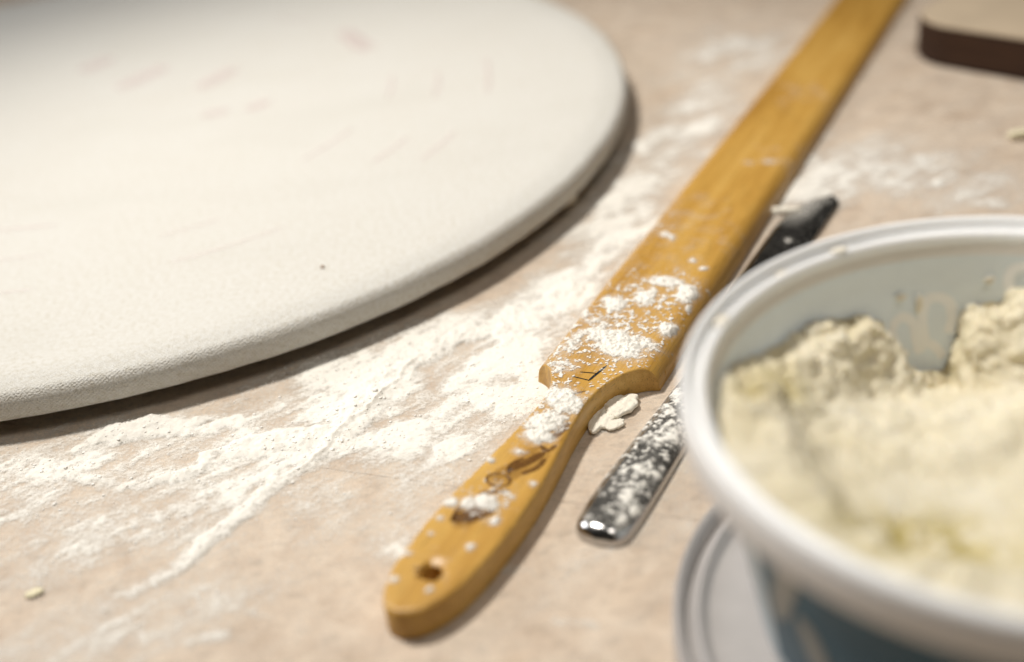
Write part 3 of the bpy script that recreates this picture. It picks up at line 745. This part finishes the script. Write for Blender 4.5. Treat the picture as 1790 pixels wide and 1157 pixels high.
tub = tag(empty('plastic_tub', (TC[0], TC[1], 0.0046)), 'round white plastic tub with dark blue print, standing on its lid', 'tub')
ZB = 0.0046
RIM = [(0.0797, 0.0735), (0.0800, 0.0758), (0.0806, 0.0768), (0.0814, 0.0770), (0.0822, 0.0765), (0.0829, 0.0757), (0.0838, 0.0762), (0.0843, 0.0782), (0.0849, 0.0794), (0.0857, 0.0797), (0.0864, 0.0792), (0.0868, 0.0780), (0.0869, 0.0745), (0.0869, 0.0690), (0.0864, 0.0680), (0.0855, 0.0679), (0.0851, 0.0690), (0.0851, 0.0735), (0.0835, 0.0745), (0.0818, 0.0735), (0.0806, 0.0700), (0.0800, 0.0690)]
RIM = [(r, z-ZB) for r, z in RIM]
obj('rim', lathe('rim', RIM, 256, True), M_WHITE, tub, sharp=70)
def wall_r(z): return 0.0665+(z-ZB)*(0.0795-0.0665)/0.069
obj('wall', lathe('wall', [(wall_r(z)-0.0002, z-ZB) for z in np.linspace(0.0704, ZB+0.003, 14)]+[(0.0655, 0.0004), (0.0640, 0.0), (0.0010, 0.0)], 240), M_WALL, tub)
obj('upper_band', lathe('upper_band', [(0.0800, 0.0752-ZB), (0.0797, 0.0735-ZB), (wall_r(0.0704)-0.0002, 0.0704-ZB)], 240), M_PALE, tub)
def wall_patch(name, a0, a1, z0, z1, mat, out=True, shape=None, n=24):
    """a piece of print that follows the tub's wall"""
    V = []; F = []
    m = 10
    for i in range(n+1):
        for k in range(m+1):
            u = i/n; v = k/m
            a, z = (a0+(a1-a0)*u, z0+(z1-z0)*v) if shape is None else shape(u, v)
            r = wall_r(z)+(0.0004 if out == 'over' else 0.0002 if out else -0.0010)
            V.append((r*math.cos(math.radians(a)), r*math.sin(math.radians(a)), z-ZB))
    for i in range(n):
        for k in range(m):
            p = i*(m+1)+k; f = (p, p+m+1, p+m+2, p+1); F.append(f if out else f[::-1])
    return obj(name, mesh_np(name, V, F), mat, tub)
wall_patch('label_print', -166, 10, 0.013, 0.0672, M_PRINT, n=100)
for (ac, zc, da, dz, tilt) in ((-158, 0.045, 3.2, 0.013, 4), (-150, 0.030, 3.0, 0.012, -3), (-128, 0.020, 5, 0.006, 2)):
    wall_patch('label_letter', 0, 0, 0, 0, M_PRINTPALE, 'over', lambda u, v, ac=ac, zc=zc, da=da, dz=dz, tilt=tilt: (ac+da*(2*v-1)*math.sqrt(max(0.02, 1-(2*u-1)**4))+tilt*(2*u-1), zc+dz*(2*u-1)))
# lettering seen through the wall from inside
def inside_stroke(pts, width):
    """pts in photograph pixels on the far inner wall"""
    q = smooth_poly(pts, 6); V = []
    P = []
    for (x, y) in q:
        for z in np.arange(0.030, 0.079, 0.0004):
            w = W(x, y, z)
            if math.hypot(w.x-TC[0], w.y-TC[1]) < wall_r(z)-0.0011: break
        P.append((math.atan2(w.y-TC[1], w.x-TC[0]), z))
    P = np.array(P); R = 0.076; L = np.c_[P[:, 0]*R, P[:, 1]]
    d = np.gradient(L, axis=0); d /= np.linalg.norm(d, axis=1)[:, None]+1e-9; nn = np.c_[-d[:, 1], d[:, 0]]*width/2
    for sgn in (1, -1):
        for a, z in L+sgn*nn:
            r = wall_r(z)-0.00035; V.append((r*math.cos(a/R), r*math.sin(a/R), z-ZB))
    N = len(L); F = [(i, i+N, i+N+1, i+1) for i in range(N-1)]
    obj('label_letter', mesh_np('label_letter', V, F), M_PALELETTER, tub)
inside_stroke([(1570, 612), (1563, 580), (1578, 558), (1598, 566), (1603, 595), (1612, 620)], 0.0030)
inside_stroke([(1605, 618), (1618, 600), (1614, 560), (1622, 530), (1642, 522), (1662, 533), (1666, 560), (1660, 585)], 0.0032)
inside_stroke([(1626, 602), (1640, 612), (1652, 628)], 0.0030)
inside_stroke([(1768, 520), (1764, 490), (1775, 473), (1800, 470), (1825, 476)], 0.0030)

def make_dough():
    N = 430; R = 0.0790
    g = np.linspace(-R, R, N); X, Y = np.meshgrid(g, g, indexing='ij'); r = np.hypot(X, Y); a = np.degrees(np.arctan2(Y, X)) % 360
    ang = [0, 30, 60, 70, 75, 79, 83, 84.5, 86.5, 91, 95, 99, 103, 107, 113, 119, 128, 137, 147, 156, 170, 200, 240, 290, 330, 360]
    hh = [60, 62, 61, 62, 57, 55.5, 54.5, 44, 36, 35.0, 38, 45, 54, 58, 59, 61, 60, 62, 66, 69, 70, 70.5, 70.5, 69, 63, 60]
    H = np.interp(a, ang, hh)
    H = H+1.6*fbm(np.cos(np.radians(a))*9, np.sin(np.radians(a))*9, 4, 3)
    back = sstep(20, 60, a)*(1-sstep(165, 185, a))
    floor = 40+10*sstep(0.058, 0.022, Y)+13*sstep(0.01, -0.07, Y)+9*sstep(-0.01, -0.07, X)+2.0*fbm(X*28, Y*28, 3, 9)
    wx = 0.006*fbm(X*45, Y*45, 4, 15); rw = r+wx
    ring = sstep(0.050, 0.066, rw)
    wallside = sstep(0.070, 0.0785, r)
    z = floor*(1-ring)+(H-1.0)*ring
    # scraped hollow in front and the smooth swipe beside it
    hol = np.exp(-(((X+0.037)/0.020)**2+((Y+0.031)/0.014)**2)); z = z-4.5*hol
    hol2 = np.exp(-(((X+0.055)/0.008)**2+((Y-0.034)/0.009)**2)); z = z-4.0*hol2
    hol3 = np.exp(-(((X+0.066)/0.005)**2+((Y-0.024)/0.005)**2)); z = z-3.0*hol3
    swipe = np.exp(-(((X-0.002)/0.022)**2+((Y+0.030)/0.026)**2))
    ridge = np.exp(-((Y-0.018-0.25*X-0.006*np.sin(X*90))/0.007)**2)*sstep(0.065, 0.04, r); z = z+2.2*ridge
    smooth = np.clip(1-0.85*swipe-0.35*sstep(0.03, -0.02, Y), 0.15, 1)
    n1 = fbm(X*90, Y*90, 5, 25); n2 = fbm(X*260, Y*260, 4, 35)
    rough = np.maximum((0.45+0.75*ring*back)*smooth, 0.95*np.clip(hol+hol2, 0, 1))
    z = z+rough*2.0*n1
    z = np.minimum(z, 70.5+1.0*n1)
    z = np.where(r > 0.0755, np.minimum(z, 68.5+2*n1), z)
    # stay inside the wall
    lim = wall_r(z/1000)-0.0012
    sc_ = np.minimum(1, lim/np.maximum(r, 1e-6))
    V = np.stack([X*sc_, Y*sc_, z/1000-0.0], -1)
    # crumbly lumps pushed out along the surface normal
    nrm = np.cross(np.gradient(V, axis=0), np.gradient(V, axis=1)); nrm /= np.linalg.norm(nrm, axis=-1)[..., None]+1e-12
    def bil(f, sd): return np.abs(noise3(V[..., 0]*f, V[..., 1]*f, V[..., 2]*f, sd))
    amp = rough*np.clip((0.0790-r)/0.004, 0.25, 1)
    dsp = amp*(4.0*(bil(110, 1)-0.25)+2.2*(bil(230, 2)-0.25)+1.1*(bil(520, 3)-0.25))+0.35*(0.4+amp)*bil(1000, 4)+0.15*bil(1900, 5)
    V = V+nrm*dsp[..., None]/1000
    rr = np.hypot(V[..., 0], V[..., 1]); k_ = np.minimum(1, (wall_r(V[..., 2])-0.0009)/np.maximum(rr, 1e-6)); V[..., 0] *= k_; V[..., 1] *= k_
    keep = r < R-0.0002
    idx = np.arange(N*N).reshape(N, N)
    f = np.stack([idx[:-1, :-1].ravel(), idx[1:, :-1].ravel(), idx[1:, 1:].ravel(), idx[:-1, 1:].ravel()], 1)
    k = keep.ravel(); f = f[k[f].all(1)]; used = np.unique(f); mp = np.zeros(N*N, np.int64); mp[used] = np.arange(len(used))
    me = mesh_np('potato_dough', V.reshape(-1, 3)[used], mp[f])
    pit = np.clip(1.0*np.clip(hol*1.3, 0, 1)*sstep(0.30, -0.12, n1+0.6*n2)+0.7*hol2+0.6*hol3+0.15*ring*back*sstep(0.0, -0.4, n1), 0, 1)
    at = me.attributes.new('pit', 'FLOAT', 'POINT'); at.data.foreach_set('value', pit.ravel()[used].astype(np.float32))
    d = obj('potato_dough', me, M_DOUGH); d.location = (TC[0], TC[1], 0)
    tag(d, 'crumbly pale yellow potato dough filling the white tub', 'dough')
    return d
make_dough()

# ------------------------------------------------------------------ thick dark-edged block in the far corner
def make_block():
    T = 0.0225
    root = tag(empty('wooden_block', (0, 0, 0)), 'thick dark-sided block with pale top behind the tub, cut by the frame', 'wooden board')
    c0 = W(1640, 117); c1 = W(1790, 143); d = (c1-c0).normalized(); n = Vector((-d.y, d.x, 0))
    corner = c0-d*0.0235
    root.location = corner; root.rotation_euler = (0, 0, math.atan2(d.y, d.x))
    rad = 0.027; L, Wd = 0.30, 0.26; pts = []
    for (cx, cy, a0) in ((rad, rad, 180), (L-rad, rad, 270), (L-rad, Wd-rad, 0), (rad, Wd-rad, 90)):
        for k in range(11): a = math.radians(a0+9*k); pts.append((cx+rad*math.cos(a), cy+rad*math.sin(a)))
    def slab(name, z0, z1, ins, mat, bev):
        bm = bmesh.new(); c = Vector((L/2, Wd/2, 0))
        vs = [bm.verts.new((x+(c.x-x)*ins, y+(c.y-y)*ins, z0)) for x, y in pts]
        f = bm.faces.new(vs); e = bmesh.ops.extrude_face_region(bm, geom=[f])
        bmesh.ops.translate(bm, vec=(0, 0, z1-z0), verts=[v for v in e['geom'] if isinstance(v, bmesh.types.BMVert)])
        bmesh.ops.recalc_face_normals(bm, faces=bm.faces)
        bmesh.ops.bevel(bm, geom=[x for x in bm.edges if abs(x.verts[0].co.z-x.verts[1].co.z) < 1e-6], offset=bev, segments=3, affect='EDGES')
        me = bpy.data.meshes.new(name); bm.to_mesh(me); bm.free()
        return obj(name, me, mat, root, sharp=35)
    slab('block_body', 0.0, T, 0.0, M_BLOCK, 0.002)
    slab('block_top', T-0.0008, T+0.0012, 0.006, M_BLOCKTOP, 0.0005)
make_block()

# ------------------------------------------------------------------ loose bits of dough
def chip(name, x, y, sx, sy, sz, rot, label, cat, mat=M_FLAKE, z0=0.0, seed=0, group=None):
    bm = bmesh.new(); bmesh.ops.create_icosphere(bm, subdivisions=4, radius=1.0)
    for v in bm.verts:
        p = v.co.copy(); q = np.array([p.x*1.6+seed*3.1]), np.array([p.y*1.6+p.z*0.7])
        th = math.atan2(p.y, p.x); rag = 1+0.45*float(fbm(np.array([math.cos(th)*1.3+seed*5]), np.array([math.sin(th)*1.3]), 5, seed+9)[0])
        k = 1+0.55*float(fbm(q[0]*1.6, q[1]*1.6, 4, seed)[0])+0.45*float(vnoise(q[0]*5, q[1]*5, seed+3)[0])+0.3*float(vnoise(q[0]*11, q[1]*11, seed+4)[0])
        v.co = Vector((p.x*rag*sx, p.y*rag*sy, math.copysign(abs(p.z)**0.6, p.z)*k*sz))
    zmin = min(v.co.z for v in bm.verts)
    for v in bm.verts: v.co.z -= zmin
    me = bpy.data.meshes.new(name); bm.to_mesh(me); bm.free()
    o = obj(name, me, mat); w = W(x, y, z0); o.location = (w.x, w.y, z0); o.rotation_euler = (0, 0, math.radians(rot))
    return tag(o, label, cat, group)
chip('dough_flake', 1086, 716, 0.0070, 0.0052, 0.0014, 50, 'larger flat pale dough flake tucked against the notch of the stick', 'dough flake', seed=1)
chip('dough_flake', 1056, 736, 0.0085, 0.0040, 0.0011, 58, 'smaller flat dough flake beside the neck of the wooden handle', 'dough flake', seed=2)
chip('dough_flake', 1072, 748, 0.0040, 0.0026, 0.0009, 20, 'smallest of the three dough flakes by the stick, nearest the knife', 'dough flake', seed=21)
chip('dough_strand', 1358, 375, 0.0105, 0.0016, 0.0014, -8, 'thin yellowish dough strand between the stick and the knife blade', 'dough scrap', seed=3)
chip('dough_crumb', 62, 1040, 0.0030, 0.0016, 0.0006, 20, 'yellowish dough crumb on the bare table at lower left', 'crumb', M_CRUMB, seed=4)
chip('dough_crumb', 1780, 243, 0.0055, 0.0024, 0.0018, 10, 'pale dough crumb on the table below the dark block', 'crumb', M_CRUMB, seed=5)
chip('dough_crumb', 993, 362, 0.0052, 0.0030, 0.0034, 40, 'floury crumb wedged under the right edge of the round board', 'crumb', seed=6)
def rim_point(ang, r, z): return (TC[0]+r*math.cos(math.radians(ang)), TC[1]+r*math.sin(math.radians(ang)), z)
for (ang, r, z, a, b, c, lab, sd) in (
        (147, 0.0822, 0.0762, 0.0036, 0.0014, 0.0004, 'smear of dough in the rim groove on the left of the tub', 11),
        (125, 0.0822, 0.0762, 0.0022, 0.0011, 0.0003, 'small dough smear in the tub rim groove in front of the knife tip', 12),
        (110, 0.0818, 0.0766, 0.0028, 0.0013, 0.0004, 'dough smear on the far rim of the tub', 13)):
    o = chip('dough_smear', 900, 500, a, b, c, ang+90, lab, 'dough smear', seed=sd); o.location = rim_point(ang, r, z)
for (x, y, a, b, lab, sd) in ((1575, 520, 0.0016, 0.0012, 'round dough speck stuck high on the inner wall of the tub', 14), (1606, 530, 0.0011, 0.0034, 'upright sliver of dough on the tub wall beside the faint lettering', 15),
                              (1730, 490, 0.0015, 0.0012, 'dough speck on the tub wall near the right frame edge', 16)):
    for z in np.arange(0.030, 0.079, 0.0004):
        w = W(x, y, z)
        if math.hypot(w.x-TC[0], w.y-TC[1]) < wall_r(z)-0.0011: break
    an = math.degrees(math.atan2(w.y-TC[1], w.x-TC[0]))
    o = chip('dough_speck', 900, 500, a, b, 0.0004, 0, lab, 'dough speck', seed=sd)
    o.rotation_euler = (math.radians(90), 0, math.radians(an-90)); o.location = rim_point(an, wall_r(z)-0.0009, z)
chip('brown_speck', 564, 468, 0.0008, 0.0007, 0.0004, 0, 'tiny brown speck on the white cloth of the round board', 'crumb', M_SPECK, 0.0197, 7)
